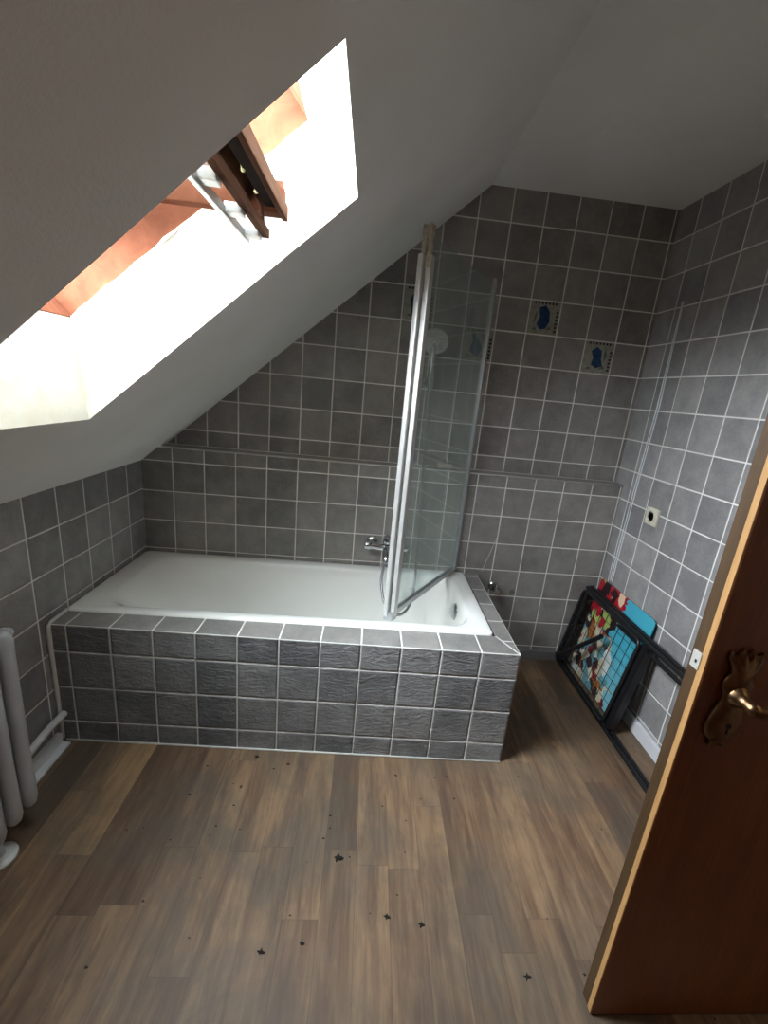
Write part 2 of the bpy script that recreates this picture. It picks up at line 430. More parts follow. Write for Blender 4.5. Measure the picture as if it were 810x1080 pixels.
# flat ceiling
bm = bmesh.new()
cos = [(XR0, YU, ZC), (W, YU, ZC), (W, YN, ZC), (XR0, YN, ZC)]
uvquad(bm, cos, [(0, 0)] * 4)
obj('ceiling', bm, M['plaster'], kind='structure')

# sloping ceiling with the roof-window opening
OX0, OX1, OY0, OY1 = 0.326, 1.010, -1.372, -0.878     # opening in the slope
bm = bmesh.new()
gx = sorted({0, 0.09, 0.184, 0.3, OX0, 0.412, 0.53, 0.656, 0.797, 0.9, 0.991, OX1, 1.1, 1.233, 1.4, XR0})
gy = [YN, -1.9, OY0, -1.1, OY1, -0.75, -0.62, -0.5, -0.4, -0.3, -0.2, -0.1, 0.0, YU]
vv = {(i, j): bm.verts.new((x, y, zs(x, y))) for i, x in enumerate(gx) for j, y in enumerate(gy)}
for i in range(len(gx) - 1):
    for j in range(len(gy) - 1):
        if OX0 <= gx[i] < OX1 and OY0 <= gy[j] < OY1: continue
        bm.faces.new((vv[i, j], vv[i, j + 1], vv[i + 1, j + 1], vv[i + 1, j]))
obj('ceiling_slope', bm, M['plaster'], smooth=True, kind='structure')

# reveal: lower side vertical, upper side square to the slope
FX0, FZ0 = 0.304, 1.511                         # room-side edge of the window frame, lower end
FX1, FZ1 = 0.883, 1.993                         # upper end
sd = V((FX1 - FX0, 0, FZ1 - FZ0)).normalized()  # up the slope
sn = V((-sd.z, 0, sd.x))                        # out of the roof
FL = math.hypot(FX1 - FX0, FZ1 - FZ0)
bm = bmesh.new()
lo = {(0, 0): (OX0, OY0, prof(OX0)), (0, 1): (OX0, OY1, prof(OX0)), (1, 0): (OX1, OY0, prof(OX1)), (1, 1): (OX1, OY1, prof(OX1))}
hi = {(0, 0): (FX0, OY0, FZ0), (0, 1): (FX0, OY1, FZ0), (1, 0): (FX1, OY0, FZ1), (1, 1): (FX1, OY1, FZ1)}
for a, b in (((0, 0), (0, 1)), ((0, 1), (1, 1)), ((1, 1), (1, 0)), ((1, 0), (0, 0))):
    uvquad(bm, [lo[a], lo[b], hi[b], hi[a]], [(0, 0)] * 4)
obj('trim_1', bm, M['reveal'], kind='structure')

# roof window: frame + sash turned on its middle pivots
def FP(s, y, h):          # s up the slope, h outward
    return V((FX0, 0, FZ0)) + sd * s + sn * h + V((0, y, 0))
FRM = Matrix((( sd.x, 0, sn.x, FX0), (0, 1, 0, 0), (sd.z, 0, sn.z, FZ0), (0, 0, 0, 1)))
win = bpy.data.objects.new('window_1', None); win['kind'] = 'structure'; link(win)
fr_h = 0.105; b_ = 0.045
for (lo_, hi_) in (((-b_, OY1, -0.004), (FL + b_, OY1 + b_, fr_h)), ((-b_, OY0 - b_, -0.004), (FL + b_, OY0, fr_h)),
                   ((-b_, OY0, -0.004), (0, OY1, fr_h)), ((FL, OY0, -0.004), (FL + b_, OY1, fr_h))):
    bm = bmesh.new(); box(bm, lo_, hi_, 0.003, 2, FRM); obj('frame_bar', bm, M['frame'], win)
# chipped plaster bead along the frame
bm = bmesh.new(); random.seed(3)
pts = [FP(s, OY1 - 0.004, -0.004 + random.uniform(-0.003, 0.002)) for s in [i * FL / 24 for i in range(25)]]
tube(bm, pts, [random.uniform(0.0015, 0.004) for _ in pts], 6); obj('plaster_bead', bm, M['reveal'], win, smooth=True)

# sash (level, its upper half swung into the room)
sash_pts = dict(x0=0.30, x1=0.842, z0=1.779, z1=1.835)
SY0, SY1 = OY0 + 0.024, OY1 - 0.024
bm = bmesh.new()
for y0_, y1_ in ((SY1 - 0.032, SY1), (SY0, SY0 + 0.032)):
    box(bm, (sash_pts['x0'], y0_, sash_pts['z0']), (sash_pts['x1'], y1_, sash_pts['z1']), 0.003)
box(bm, (sash_pts['x0'], SY0, sash_pts['z0']), (sash_pts['x0'] + 0.05, SY1, sash_pts['z1']), 0.003)
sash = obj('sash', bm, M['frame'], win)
bm = bmesh.new(); box(bm, (0.34, SY0 + 0.03, 1.812), (0.765, SY1 - 0.03, 1.826)); obj('pane', bm, M['roof_glass'], sash)
bm = bmesh.new()
box(bm, (0.834, SY0, 1.774), (0.847, SY1 + 0.004, 1.806), 0.003)
box(bm, (0.752, SY0, 1.795), (0.768, SY1, 1.862), 0.002)
obj('top_rail', bm, M['sash'], sash)
bm = bmesh.new(); box(bm, (0.768, SY0, 1.852), (0.812, SY1, 1.864)); box(bm, (0.800, SY0, 1.826), (0.812, SY1, 1.852)); box(bm, (0.800, SY0, 1.790), (0.832, SY1, 1.826)); obj('vent_channel', bm, M['vent_dark'], sash)
bm = bmesh.new()
box(bm, (0.772, SY1 - 0.016, 1.778), (0.836, SY1, 1.852), 0.002)
box(bm, (0.786, SY0 + 0.02, 1.733), (0.803, SY1 + 0.004, 1.752), 0.003)
for yy in (SY1 - 0.03, SY0 + 0.05):
    tube(bm, [(0.794, yy, 1.748), (0.79, yy, 1.79), (0.778, yy, 1.81)], 0.006, 8)
obj('vent_flap', bm, M['sash'], sash)
for i, (ya, yb) in enumerate(((SY1 - 0.045, SY1 - 0.125), (SY1 - 0.14, SY1 - 0.225))):
    bm = bmesh.new(); box(bm, (0.778, yb, 1.832), (0.798, ya, 1.852), 0.004)
    tube(bm, smooth_path([(0.80, ya - 0.02, 1.815), (0.792, ya - 0.04, 1.80), (0.80, yb + 0.02, 1.792), (0.798, yb, 1.81)], 6), 0.004, 8)
    obj('latch', bm, M['vent_latch'], sash)
bm = bmesh.new()
box(bm, (0.745, SY0 + 0.04, 1.716), (0.757, SY1 + 0.004, 1.735), 0.003)
obj('handle_bar', bm, M['alu'], sash)
for yy in (SY1 - 0.03, SY1 - 0.165, SY1 - 0.31):
    bm = bmesh.new(); box(bm, (0.754, yy - 0.016, 1.722), (0.789, yy + 0.016, 1.742), 0.003); obj('bracket', bm, M['alu'], sash)

# skirtings
bm = bmesh.new(); box(bm, (X_END + 0.002, -0.014, 0), (W - 0.018, -0.0005, 0.055), 0.003); obj('baseboard_back', bm, M['grey_board'], kind='structure')
bm = bmesh.new(); box(bm, (W - 0.018, -1.44, 0), (W - 0.0005, -0.002, 0.062), 0.003); obj('baseboard_right', bm, M['white_board'], kind='structure')
bm = bmesh.new(); box(bm, (0.0005, -2.2, 0), (0.02, -0.715, 0.05), 0.003)
box(bm, (0.0005, -2.2, 0), (0.048, -0.715, 0.008), 0.002); obj('baseboard_left', bm, M['white_board'], kind='structure')
# sealant on the right wall corner strip, streaks
bm = bmesh.new()
for dy, r in ((0.0, 0.003), (-0.016, 0.003)):
    tube(bm, [(W - 0.0005, -0.085 + dy, 0.55), (W - 0.0005, -0.094 + dy, 1.03), (W - 0.0005, -0.112 + dy, 1.45), (W - 0.0005, -0.105 + dy * 0.4, 1.90)], r, 6)
obj('trim_2', bm, M['strip'], kind='structure')
bm = bmesh.new()
tube(bm, [(1.797, 0, 0.722), (1.77, -0.0006, 0.62), (1.742, 0, 0.518)], 0.0016, 6)
obj('trim_3', bm, M['caulk'], kind='structure')

# ------------------------------------------------------------------ bath surround
sur = thing('bath_surround', 'grey tiled box built around the white bathtub', 'bath surround')
bm = bmesh.new()
XA = 0.012
uf = lambda x: (x - F1) / T + 1
vf = lambda z: (z - 0.089) / T
cos = [(XA, yfront(XA), 0), (X_END, yfront(X_END), 0), (X_END, yfront(X_END), ZT), (XA, yfront(XA), ZT)]
uvquad(bm, cos, [(uf(c[0]), vf(c[2])) for c in cos])
obj('front_panel', bm, M['tile_front'], sur)
bm = bmesh.new()
cos = [(X_END, yfront(X_END), 0), (X_END + 0.004, -0.001, 0), (X_END + 0.004, -0.001, ZT), (X_END, yfront(X_END), ZT)]
uvquad(bm, cos, [((c[1]) / T, vf(c[2])) for c in cos])
obj('side_panel', bm, M['tile_front'], sur)
XI, YI = 1.648, -0.606
bm = bmesh.new()
tz = ZT + 0.003
cos = [(XA, yfront(XA), tz), (X_END, yfront(X_END), tz), (XI, YI, tz), (XA, YI + 0.012, tz)]
uvquad(bm, cos, [(uf(cos[0][0]), 1.0), (uf(cos[1][0]), 1.0), (uf(XI), 1.75), (uf(XA), 1.75)])
cos = [(XA, yfront(XA), ZT), (X_END, yfront(X_END), ZT), (X_END, yfront(X_END), tz), (XA, yfront(XA), tz)]
uvquad(bm, cos, [(uf(c[0]), 1.0) for c in cos])
cos = [(X_END, yfront(X_END), tz), (X_END + 0.004, -0.001, tz), (XI, -0.001, tz), (XI, YI, tz)]
uvquad(bm, cos, [((c[1] + 0.0) / T + 0.25, 0.5 + (0.5 if i < 2 else 0)) for i, c in enumerate(cos)])
cos = [(X_END, yfront(X_END), ZT), (X_END + 0.004, -0.001, ZT), (X_END + 0.004, -0.001, tz), (X_END, yfront(X_END), tz)]
uvquad(bm, cos, [((c[1]) / T + 0.25, 1.0) for c in cos])
obj('tile_trim', bm, M['tile'], sur)
bm = bmesh.new()
tube(bm, [(X_END - 0.002, yfront(X_END) + 0.002, tz - 0.001), (XI + 0.002, YI, tz - 0.001)], 0.003, 6)
obj('corner_joint', bm, M['caulk'], sur)
bm = bmesh.new()
tube(bm, smooth_path([(0.009, yfront(0) - 0.003, 0.01), (0.009, yfront(0) - 0.004, 0.25), (0.009, yfront(0) - 0.004, 0.465), (0.009, yfront(0) + 0.003, 0.490), (0.009, yfront(0) + 0.02, 0.499), (0.009, -0.60, 0.502)], 5), 0.0075, 8)
tube(bm, [(0.02, yfront(0) - 0.001, 0.002), (X_END, yfront(X_END) - 0.001, 0.002)], 0.004, 6)
obj('caulk_line', bm, M['caulk'], sur, smooth=True)

# ------------------------------------------------------------------ bathtub
def rrect(x0, x1, y0, y1, r, n=10):
    out = []
    for cx, cy, a0 in ((x1 - r, y1 - r, 0), (x0 + r, y1 - r, 90), (x0 + r, y0 + r, 180), (x1 - r, y0 + r, 270)):
        for k in range(n + 1):
            a = math.radians(a0 + 90 * k / n); out.append((cx + r * math.cos(a), cy + r * math.sin(a)))
    return out
bm = bmesh.new()
B0, B1 = YI + 0.004, -0.003
rings = [(0.001, XI - 0.004, B0, B1, 0.02, 0.485), (0.001, XI - 0.004, B0, B1, 0.02, 0.499), (0.006, XI - 0.008, B0 + 0.004, B1 - 0.003, 0.022, 0.5055),
         (0.014, XI - 0.016, B0 + 0.012, B1 - 0.008, 0.03, 0.508), (0.085, 1.580, -0.556, -0.050, 0.10, 0.505), (0.100, 1.574, -0.550, -0.056, 0.11, 0.500),
         (0.116, 1.569, -0.544, -0.062, 0.115, 0.488), (0.150, 1.562, -0.538, -0.068, 0.12, 0.455), (0.200, 1.556, -0.532, -0.074, 0.12, 0.40),
         (0.270, 1.546, -0.522, -0.084, 0.12, 0.30), (0.320, 1.536, -0.512, -0.094, 0.12, 0.22), (0.350, 1.520, -0.498, -0.108, 0.12, 0.17),
         (0.390, 1.490, -0.470, -0.136, 0.11, 0.135), (0.460, 1.430, -0.41, -0.20, 0.09, 0.122)]
prev = None
for (a, b, c, d, r, z) in rings:
    ring = [bm.verts.new((x, y, z)) for x, y in rrect(a, b, c, d, r)]
    if prev:
        for k in range(len(ring)):
            k2 = (k + 1) % len(ring); bm.faces.new((prev[k], prev[k2], ring[k2], ring[k]))
    prev = ring
bm.faces.new(prev[::-1])
bmesh.ops.recalc_face_normals(bm, faces=bm.faces)
tub = obj('bathtub', bm, M['enamel'], smooth=True, angle=60)
tag(tub, 'white enamel bathtub set into the grey tiled box', 'bathtub')
bm = bmesh.new()
lathe(bm, [(0.0, 0.016), (0.026, 0.015), (0.036, 0.010), (0.041, 0.0)], (1.558, -0.275, 0.415), (-1, -0.1, 0.14))
obj('overflow_plate', bm, M['chrome'], tub, smooth=True, label='round chrome overflow cover')
bm = bmesh.new(); lathe(bm, [(0.0, 0.006), (0.02, 0.006), (0.034, 0.003), (0.036, 0.0)], (1.36, -0.305, 0.122), (0, 0, 1)); obj('drain', bm, M['chrome'], tub, smooth=True)

# ------------------------------------------------------------------ bath screen
scr = thing('bath_screen', 'clear glass folding bath screen with white metal post on bathtub rim', 'shower screen', (1.222, -0.542, 0.508))
PA = V((1.222, -0.542, 0)); PB = V((1.594, -0.004, 0)); dr = (PB - PA).normalized(); nr = V((-dr.y, dr.x, 0)); SL = (PB - PA).length
SM = Matrix(((dr.x, nr.x, 0, PA.x), (dr.y, nr.y, 0, PA.y), (0, 0, 1, 0), (0, 0, 0, 1)))
SI = Matrix.Translation(-V(scr.location))
def sbox(bm, lo, hi, bev=0.0): return box(bm, lo, hi, bev, 2, SI @ SM)
def spt(a, b, z): return SI @ SM @ V((a, b, z))
bm = bmesh.new(); sbox(bm, (0.02, -0.0025, 0.53), (SL - 0.008, 0.0025, 1.905)); obj('pane', bm, M['glass'], scr)
for off in (-0.0115, 0.0115):
    bm = bmesh.new()
    sbox(bm, (-0.014 + (0.012 if off < 0 else -0.004), off - 0.0095, 0.525), (0.014 + (0.012 if off < 0 else -0.004), off + 0.0095, 1.84), 0.005)
    obj('post', bm, M['alu'], scr, smooth=True, angle=40)
bm = bmesh.new(); random.seed(5)
for off in (-0.010, 0.010):
    pp = [spt(0.004 + random.uniform(-0.003, 0.003), off + random.uniform(-0.003, 0.003), 1.80 + i * 0.0125) for i in range(11)]
    tube(bm, pp, [random.uniform(0.009, 0.013) for _ in pp], 9)
obj('post_cap', bm, M['gasket'], scr, smooth=True, label='yellowed worn sealing tape at the top of the post')
bm = bmesh.new(); sbox(bm, (-0.014, -0.02, 0.508), (0.028, 0.02, 0.548), 0.006); obj('hinge_foot', bm, M['alu_matt'], scr)
bm = bmesh.new(); sbox(bm, (0.02, -0.009, 0.520), (SL - 0.01, 0.009, 0.541), 0.003)
sbox(bm, (0.03, -0.003, 0.510), (SL - 0.01, 0.003, 0.521), 0.001); obj('bottom_rail', bm, M['alu_matt'], scr)
bm = bmesh.new(); sbox(bm, (SL - 0.018, -0.010, 0.52), (SL, 0.010, 1.912), 0.003); obj('wall_profile', bm, M['alu_matt'], scr)
bm = bmesh.new(); tube(bm, [spt(SL - 0.01, 0, 1.905), spt(SL - 0.01, 0, 1.925)], [0.011, 0.008], 12); obj('profile_cap', bm, M['gasket'], scr, smooth=True)

# ------------------------------------------------------------------ mixer, hose, hand shower, soap
mx = thing('bath_mixer', 'chrome bath mixer tap on the tiled wall above the tub', 'tap', (1.215, 0, 0.635))
def L(o, *p): return V(p) - V(o.location)
bm = bmesh.new()
tube(bm, smooth_path([L(mx, 1.135, -0.055, 0.640), L(mx, 1.16, -0.057, 0.638), L(mx, 1.215, -0.06, 0.634), L(mx, 1.27, -0.057, 0.638), L(mx, 1.295, -0.055, 0.640)], 5), 0.019, 18)
tube(bm, smooth_path([L(mx, 1.215, -0.06, 0.632), L(mx, 1.215, -0.10, 0.620), L(mx, 1.215, -0.135, 0.596), L(mx, 1.215, -0.138, 0.580)], 6), [0.019] * 6 + [0.017] * 6 + [0.014] * 7, 16)
obj('body', bm, M['chrome'], mx, smooth=True)
for x in (1.143, 1.287):
    bm = bmesh.new(); lathe(bm, [(0.034, 0.0005), (0.034, 0.006), (0.026, 0.014), (0.016, 0.018), (0.016, 0.058), (0.0, 0.06)], L(mx, x, 0, 0.640), (0, -1, 0)); obj('rosette', bm, M['chrome'], mx, smooth=True, angle=50)
for s, x in ((-1, 1.135), (1, 1.295)):
    bm = bmesh.new(); lathe(bm, [(0.0, 0.034), (0.016, 0.034), (0.022, 0.028), (0.023, 0.0), (0.018, -0.006)], L(mx, x, -0.055, 0.640), (s, 0, 0)); obj('knob', bm, M['chrome'], mx, smooth=True, angle=50)
bm = bmesh.new(); lathe(bm, [(0.0, 0.05), (0.014, 0.05), (0.02, 0.044), (0.022, 0.014), (0.015, 0.01), (0.012, 0.0)], L(mx, 1.215, -0.06, 0.648), (0, -0.15, 1))
tube(bm, [L(mx, 1.215, -0.07, 0.688), L(mx, 1.213, -0.12, 0.705)], [0.009, 0.006], 10); obj('lever', bm, M['chrome'], mx, smooth=True, angle=50)

hs = thing('hand_shower', 'round chrome hand shower hung high on the tiled wall', 'shower head', (1.352, 0.066, 1.47))
hd = V((-0.10, -0.75, -0.45)).normalized()
hc = L(hs, 1.347, -0.045, 1.632)
bm = bmesh.new()
lathe(bm, [(0.0, 0.0), (0.053, 0.0), (0.060, -0.004), (0.060, -0.010), (0.05, -0.017), (0.022, -0.028), (0.0, -0.03)], hc, hd, 36)
obj('spray_head', bm, M['alu'], hs, smooth=True, angle=40)
bm = bmesh.new()
for r_, n_ in ((0.012, 6), (0.026, 12), (0.041, 18)):
    x_, y_ = frame_at(hd)
    for k in range(n_):
        a = 2 * math.pi * k / n_; c_ = hc + (x_ * math.cos(a) + y_ * math.sin(a)) * r_
        tube(bm, [c_ - hd * 0.001, c_ + hd * 0.002], 0.0022, 6)
o = obj('spray_nozzles', bm, M['socket_dark'], hs); o['kind'] = 'stuff'
bm = bmesh.new()
hp = smooth_path([hc - hd * 0.014, L(hs, 1.3475, -0.02, 1.585), L(hs, 1.349, -0.02, 1.52), L(hs, 1.351, -0.018, 1.44), L(hs, 1.353, -0.016, 1.415)], 6)
tube(bm, hp, [0.016 - 0.005 * i / (len(hp) - 1) for i in range(len(hp))], 14); obj('handle', bm, M['chrome'], hs, smooth=True)
bm = bmesh.new()
lathe(bm, [(0.027, 0.0), (0.027, 0.008), (0.018, 0.014), (0.013, 0.03), (0.013, 0.06), (0.0, 0.062)], L(hs, 1.352, 0.066, 1.462), (0, -1, -0.1))
tube(bm, [L(hs, 1.3515, -0.018, 1.45), L(hs, 1.3505, -0.019, 1.49)], [0.018, 0.021], 16)
obj('wall_bracket', bm, M['chrome'], hs, smooth=True, angle=50)
bm = bmesh.new()
tube(bm, smooth_path([L(hs, 1.353, -0.016, 1.415), L(hs, 1.356, -0.02, 1.30), L(hs, 1.362, -0.03, 1.0), L(hs, 1.372, -0.045, 0.75), L(hs, 1.375, -0.075, 0.55), L(hs, 1.366, -0.14, 0.43), L(hs, 1.335, -0.21, 0.375),
                      L(hs, 1.28, -0.25, 0.365), L(hs, 1.225, -0.22, 0.40), L(hs, 1.202, -0.15, 0.47), L(hs, 1.205, -0.11, 0.54), L(hs, 1.213, -0.075, 0.618)], 10), 0.0068, 10)
obj('hose', bm, M['hose'], hs, smooth=True, label='grey metal shower hose looping down to the mixer')

bm = bmesh.new(); box(bm, (1.435, 0.004, 1.050), (1.515, 0.050, 1.078), 0.012, 4)
soap = obj('soap_bar', bm, M['wood_soap'], smooth=True); tag(soap, 'beige bar of soap lying on the tiled ledge behind the glass', 'soap')

# ------------------------------------------------------------------ angle valve
av = thing('angle_valve', 'small chrome water valve on back wall just right of the bath', 'valve', (1.818, 0, 0.434))
bm = bmesh.new(); lathe(bm, [(0.028, 0.0005), (0.027, 0.004), (0.016, 0.010), (0.010, 0.012), (0.010, 0.045), (0.0, 0.046)], (0, 0, 0), (0, -1, 0)); obj('rosette', bm, M['chrome'], av, smooth=True, angle=50)
bm = bmesh.new(); tube(bm, [(0, -0.04, -0.012), (0, -0.04, 0.034)], [0.011, 0.009], 14); obj('body', bm, M['chrome'], av, smooth=True, angle=50)
bm = bmesh.new(); tube(bm, [(0, -0.044, 0), (0, -0.062, 0)], [0.009, 0.016], 14); tube(bm, [(0, -0.062, 0), (0, -0.074, 0)], [0.016, 0.014], 14); obj('knob', bm, M['chrome'], av, smooth=True, angle=50)
bm = bmesh.new(); lathe(bm, [(0.016, 0.0005), (0.014, 0.004), (0.009, 0.003), (0.008, 0.001), (0.0, 0.001)], (1.929, 0, 0.405), (0, -1, 0))
o = obj('wall_plug', bm, M['socket_dark'], smooth=True, angle=50); tag(o, 'small round grey plug in the wall right of the water valve', 'wall plug')

# ------------------------------------------------------------------ decor tiles
MOT = [[(0.22, 0.62), (0.3, 0.78), (0.48, 0.86), (0.62, 0.88), (0.66, 0.74), (0.72, 0.6), (0.66, 0.44), (0.58, 0.34), (0.44, 0.2), (0.28, 0.14), (0.26, 0.34)],
       [(0.28, 0.84), (0.36, 0.9), (0.44, 0.74), (0.56, 0.6), (0.68, 0.42), (0.62, 0.26), (0.52, 0.12), (0.38, 0.2), (0.24, 0.3), (0.3, 0.5), (0.32, 0.66)],
       [(0.3, 0.8), (0.5, 0.88), (0.66, 0.7), (0.7, 0.4), (0.6, 0.18), (0.42, 0.14), (0.28, 0.3), (0.36, 0.5)],
       [(0.24, 0.7), (0.42, 0.84), (0.6, 0.72), (0.62, 0.46), (0.7, 0.24), (0.5, 0.16), (0.3, 0.26), (0.34, 0.48)]]
MOT2 = [[(0.68, 0.84), (0.76, 0.7), (0.78, 0.5), (0.7, 0.36), (0.72, 0.56), (0.66, 0.74)], [(0.6, 0.86), (0.78, 0.8), (0.76, 0.6), (0.7, 0.52), (0.66, 0.68)],
        [(0.14, 0.3), (0.2, 0.6), (0.26, 0.7), (0.22, 0.4)], [(0.72, 0.8), (0.8, 0.6), (0.74, 0.4), (0.68, 0.62)]]
DL = ['blue patterned decor tile left of the glass screen post', 'blue patterned decor tile seen through the glass beside the hand shower',
      'upper blue patterned decor tile right of the glass screen', 'lower blue patterned decor tile nearest the right wall corner']
for i, (c_, r_) in enumerate(((8, 4), (10, 3), (12, 4), (14, 3))):
    xa = 0.1403 + (c_ - 1) * T + 0.003; za = ZA + T * (r_ + 1) + 0.003; s_ = T - 0.006
    tl = thing('decor_tile', DL[i], 'decor tile', (xa, YU, za), 'blue decor tiles set in the back wall')
    fn = lambda a, b, h: V((a * s_, -h, b * s_))
    bm = bmesh.new(); box(bm, (0, -0.002, 0), (s_, 0.0, s_), 0.0008); obj('tile_base', bm, M['decor'], tl)
    bm = bmesh.new(); prism(bm, MOT[i], fn, 0.0018, 0.0032); obj('motif', bm, M['decor_blue'], tl)
    for pol in (MOT2[i], [(0.12, 0.12), (0.3, 0.1), (0.24, 0.2)], [(0.6, 0.14), (0.8, 0.16), (0.72, 0.26)]):
        bm = bmesh.new(); prism(bm, pol, fn, 0.0018, 0.0029); obj('leaf_motif', bm, M['decor_green'], tl)
    bm = bmesh.new()
    for k in range(7):
        a = 0.12 + k * 0.115; prism(bm, [(a, 0.91), (a + 0.065, 0.91), (a + 0.065, 0.98), (a, 0.98)], fn, 0.0018, 0.0028)
    obj('border_pattern', bm, M['decor_dot'], tl)
    bm = bmesh.new()
    for k in range(6):
        a = 0.12 + k * 0.115; prism(bm, [(0.88, a - 0.04), (0.96, a - 0.04), (0.96, a + 0.03), (0.88, a + 0.03)], fn, 0.0018, 0.0028)
    obj('border_pattern', bm, M['decor_dot'], tl)

# ------------------------------------------------------------------ wall socket
so = thing('wall_socket', 'cream plastic power socket on the grey tiled right wall', 'socket', (W, -0.279, 0.961))
bm = bmesh.new(); box(bm, (-0.012, -0.040, -0.040), (-0.0005, 0.040, 0.040), 0.004, 3); obj('cover_plate', bm, M['socket'], so)
bm = bmesh.new(); lathe(bm, [(0.030, 0.0), (0.030, 0.006), (0.027, 0.007), (0.024, 0.006), (0.022, 0.001), (0.0, 0.001)], (-0.011, 0, 0), (-1, 0, 0)); obj('socket_ring', bm, M['socket'], so, smooth=True, angle=40)
for yy in (-0.0095, 0.0095):
    bm = bmesh.new(); tube(bm, [(-0.0115, yy, 0), (-0.0135, yy, 0)], 0.0022, 10); obj('pin_hole', bm, M['dark'], so)
for zz in (-0.02, 0.02):
    bm = bmesh.new(); box(bm, (-0.018, -0.003, zz - 0.004), (-0.0115, 0.003, zz + 0.004), 0.001); obj('earth_clip', bm, M['alu_matt'], so)

# ------------------------------------------------------------------ print board leaning behind the rack
b0, b1 = V((2.326, 0, 0.004)), V((2.391, 0, 0.545))
pu = (b1 - b0).normalized(); H_ = (b1 - b0).length
nb = V((-pu.z, 0, pu.x))
bm = bmesh.new(); Lr = bm.loops.layers.uv.new('UVMap')
ol = rrect(0, 0.455, 0, H_, 0.022, 6)
fn = lambda a, b, h: V((b0.x, -0.04 - a, b0.z)) + pu * b + nb * h
lo_ = [bm.verts.new(fn(a, b, 0)) for a, b in ol]; hi_ = [bm.verts.new(fn(a, b, 0.004)) for a, b in ol]
f1 = bm.faces.new(lo_); f2 = bm.faces.new(hi_[::-1])
for i in range(len(ol)): bm.faces.new((lo_[i], lo_[(i + 1) % len(ol)], hi_[(i + 1) % len(ol)], hi_[i]))
for f in bm.faces:
    for l in f.loops:
        i = (lo_ + hi_).index(l.vert) % len(ol); l[Lr].uv = (ol[i][0] / 0.455, ol[i][1] / H_)
bmesh.ops.recalc_face_normals(bm, faces=bm.faces)
o = obj('print_board', bm, M['print']); tag(o, 'turquoise picture board with colourful blots leaning behind the black rack', 'picture board')

# ------------------------------------------------------------------ folded black rack
rk = thing('folding_rack', 'folded black metal rack with wire mesh leaning against right wall', 'rack', (2.28, -0.02, 0.0))
r0, r1 = V((2.280, 0, 0.012)), V((2.362, 0, 0.478))
ru = (r1 - r0).normalized(); rn = V((-ru.z, 0, ru.x)); RH = (r1 - r0).length
def RP(a, b, h=0.0): return V((r0.x, -0.012 - a, r0.z)) + ru * b + rn * h - V(rk.location)
def rbar(name, pts, r=0.010):
    bm = bmesh.new(); tube(bm, pts, r, 12); return obj(name, bm, M['black'], rk, smooth=True, angle=60)
RLN = 1.02
for h in (0.004, 0.030): rbar('top_rail', [RP(0.01, RH - 0.0 - h * 0.3, h), RP(RLN, RH - 0.005 - h * 0.3, h)], 0.009)
rbar('top_rail', [RP(0.30, RH - 0.062, 0.002), RP(RLN, RH - 0.050, 0.002)], 0.008)
for h in (0.0, 0.028): rbar('bottom_rail', [RP(-0.0, 0.0, h), RP(RLN, 0.0, h)], 0.009)
# loop frame holding the mesh
c_ = rrect(0.012, 0.512, 0.012, RH - 0.022, 0.03, 6)
bm = bmesh.new(); tube(bm, [RP(a, b, 0.040) for a, b in c_], 0.0085, 12, closed=True); obj('mesh_frame', bm, M['black'], rk, smooth=True)
bm = bmesh.new()
for k in range(1, 10):
    a = 0.012 + 0.05 * k; tube(bm, [RP(a, 0.014, 0.040), RP(a, RH - 0.024, 0.040)], 0.0014, 6)
for k in range(1, 9):
    b = 0.012 + 0.049 * k; tube(bm, [RP(0.014, b, 0.0415), RP(0.510, b, 0.0415)], 0.0014, 6)
obj('wire_mesh', bm, M['black'], rk)
# far-side double uprights, strut
rbar('upright', [RP(0.004, 0.0, 0.0), RP(0.004, RH, 0.004)], 0.010)
rbar('upright', [RP(0.036, 0.0, 0.024), RP(0.026, RH, 0.030)], 0.009)
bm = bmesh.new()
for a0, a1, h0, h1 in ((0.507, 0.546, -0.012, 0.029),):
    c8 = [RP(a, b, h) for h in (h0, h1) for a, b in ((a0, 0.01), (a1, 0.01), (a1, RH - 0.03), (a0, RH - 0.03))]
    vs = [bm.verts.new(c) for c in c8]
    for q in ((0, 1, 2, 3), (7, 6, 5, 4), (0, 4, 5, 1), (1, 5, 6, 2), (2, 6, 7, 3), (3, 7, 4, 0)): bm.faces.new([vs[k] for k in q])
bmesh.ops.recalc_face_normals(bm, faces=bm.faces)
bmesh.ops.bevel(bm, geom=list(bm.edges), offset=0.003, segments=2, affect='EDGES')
obj('black_band', bm, M['black'], rk)  # solid black band just past the mesh frame, covers the board behind
rbar('strut', [RP(0.045, 0.045, 0.056), RP(0.30, 0.335, 0.056)], 0.0115)
bm = bmesh.new(); lathe(bm, [(0.0, 0.016), (0.018, 0.014), (0.022, 0.006), (0.022, -0.012), (0.0, -0.014)], RP(0.045, 0.045, 0.05), rn); obj('joint', bm, M['black'], rk, smooth=True, angle=50)

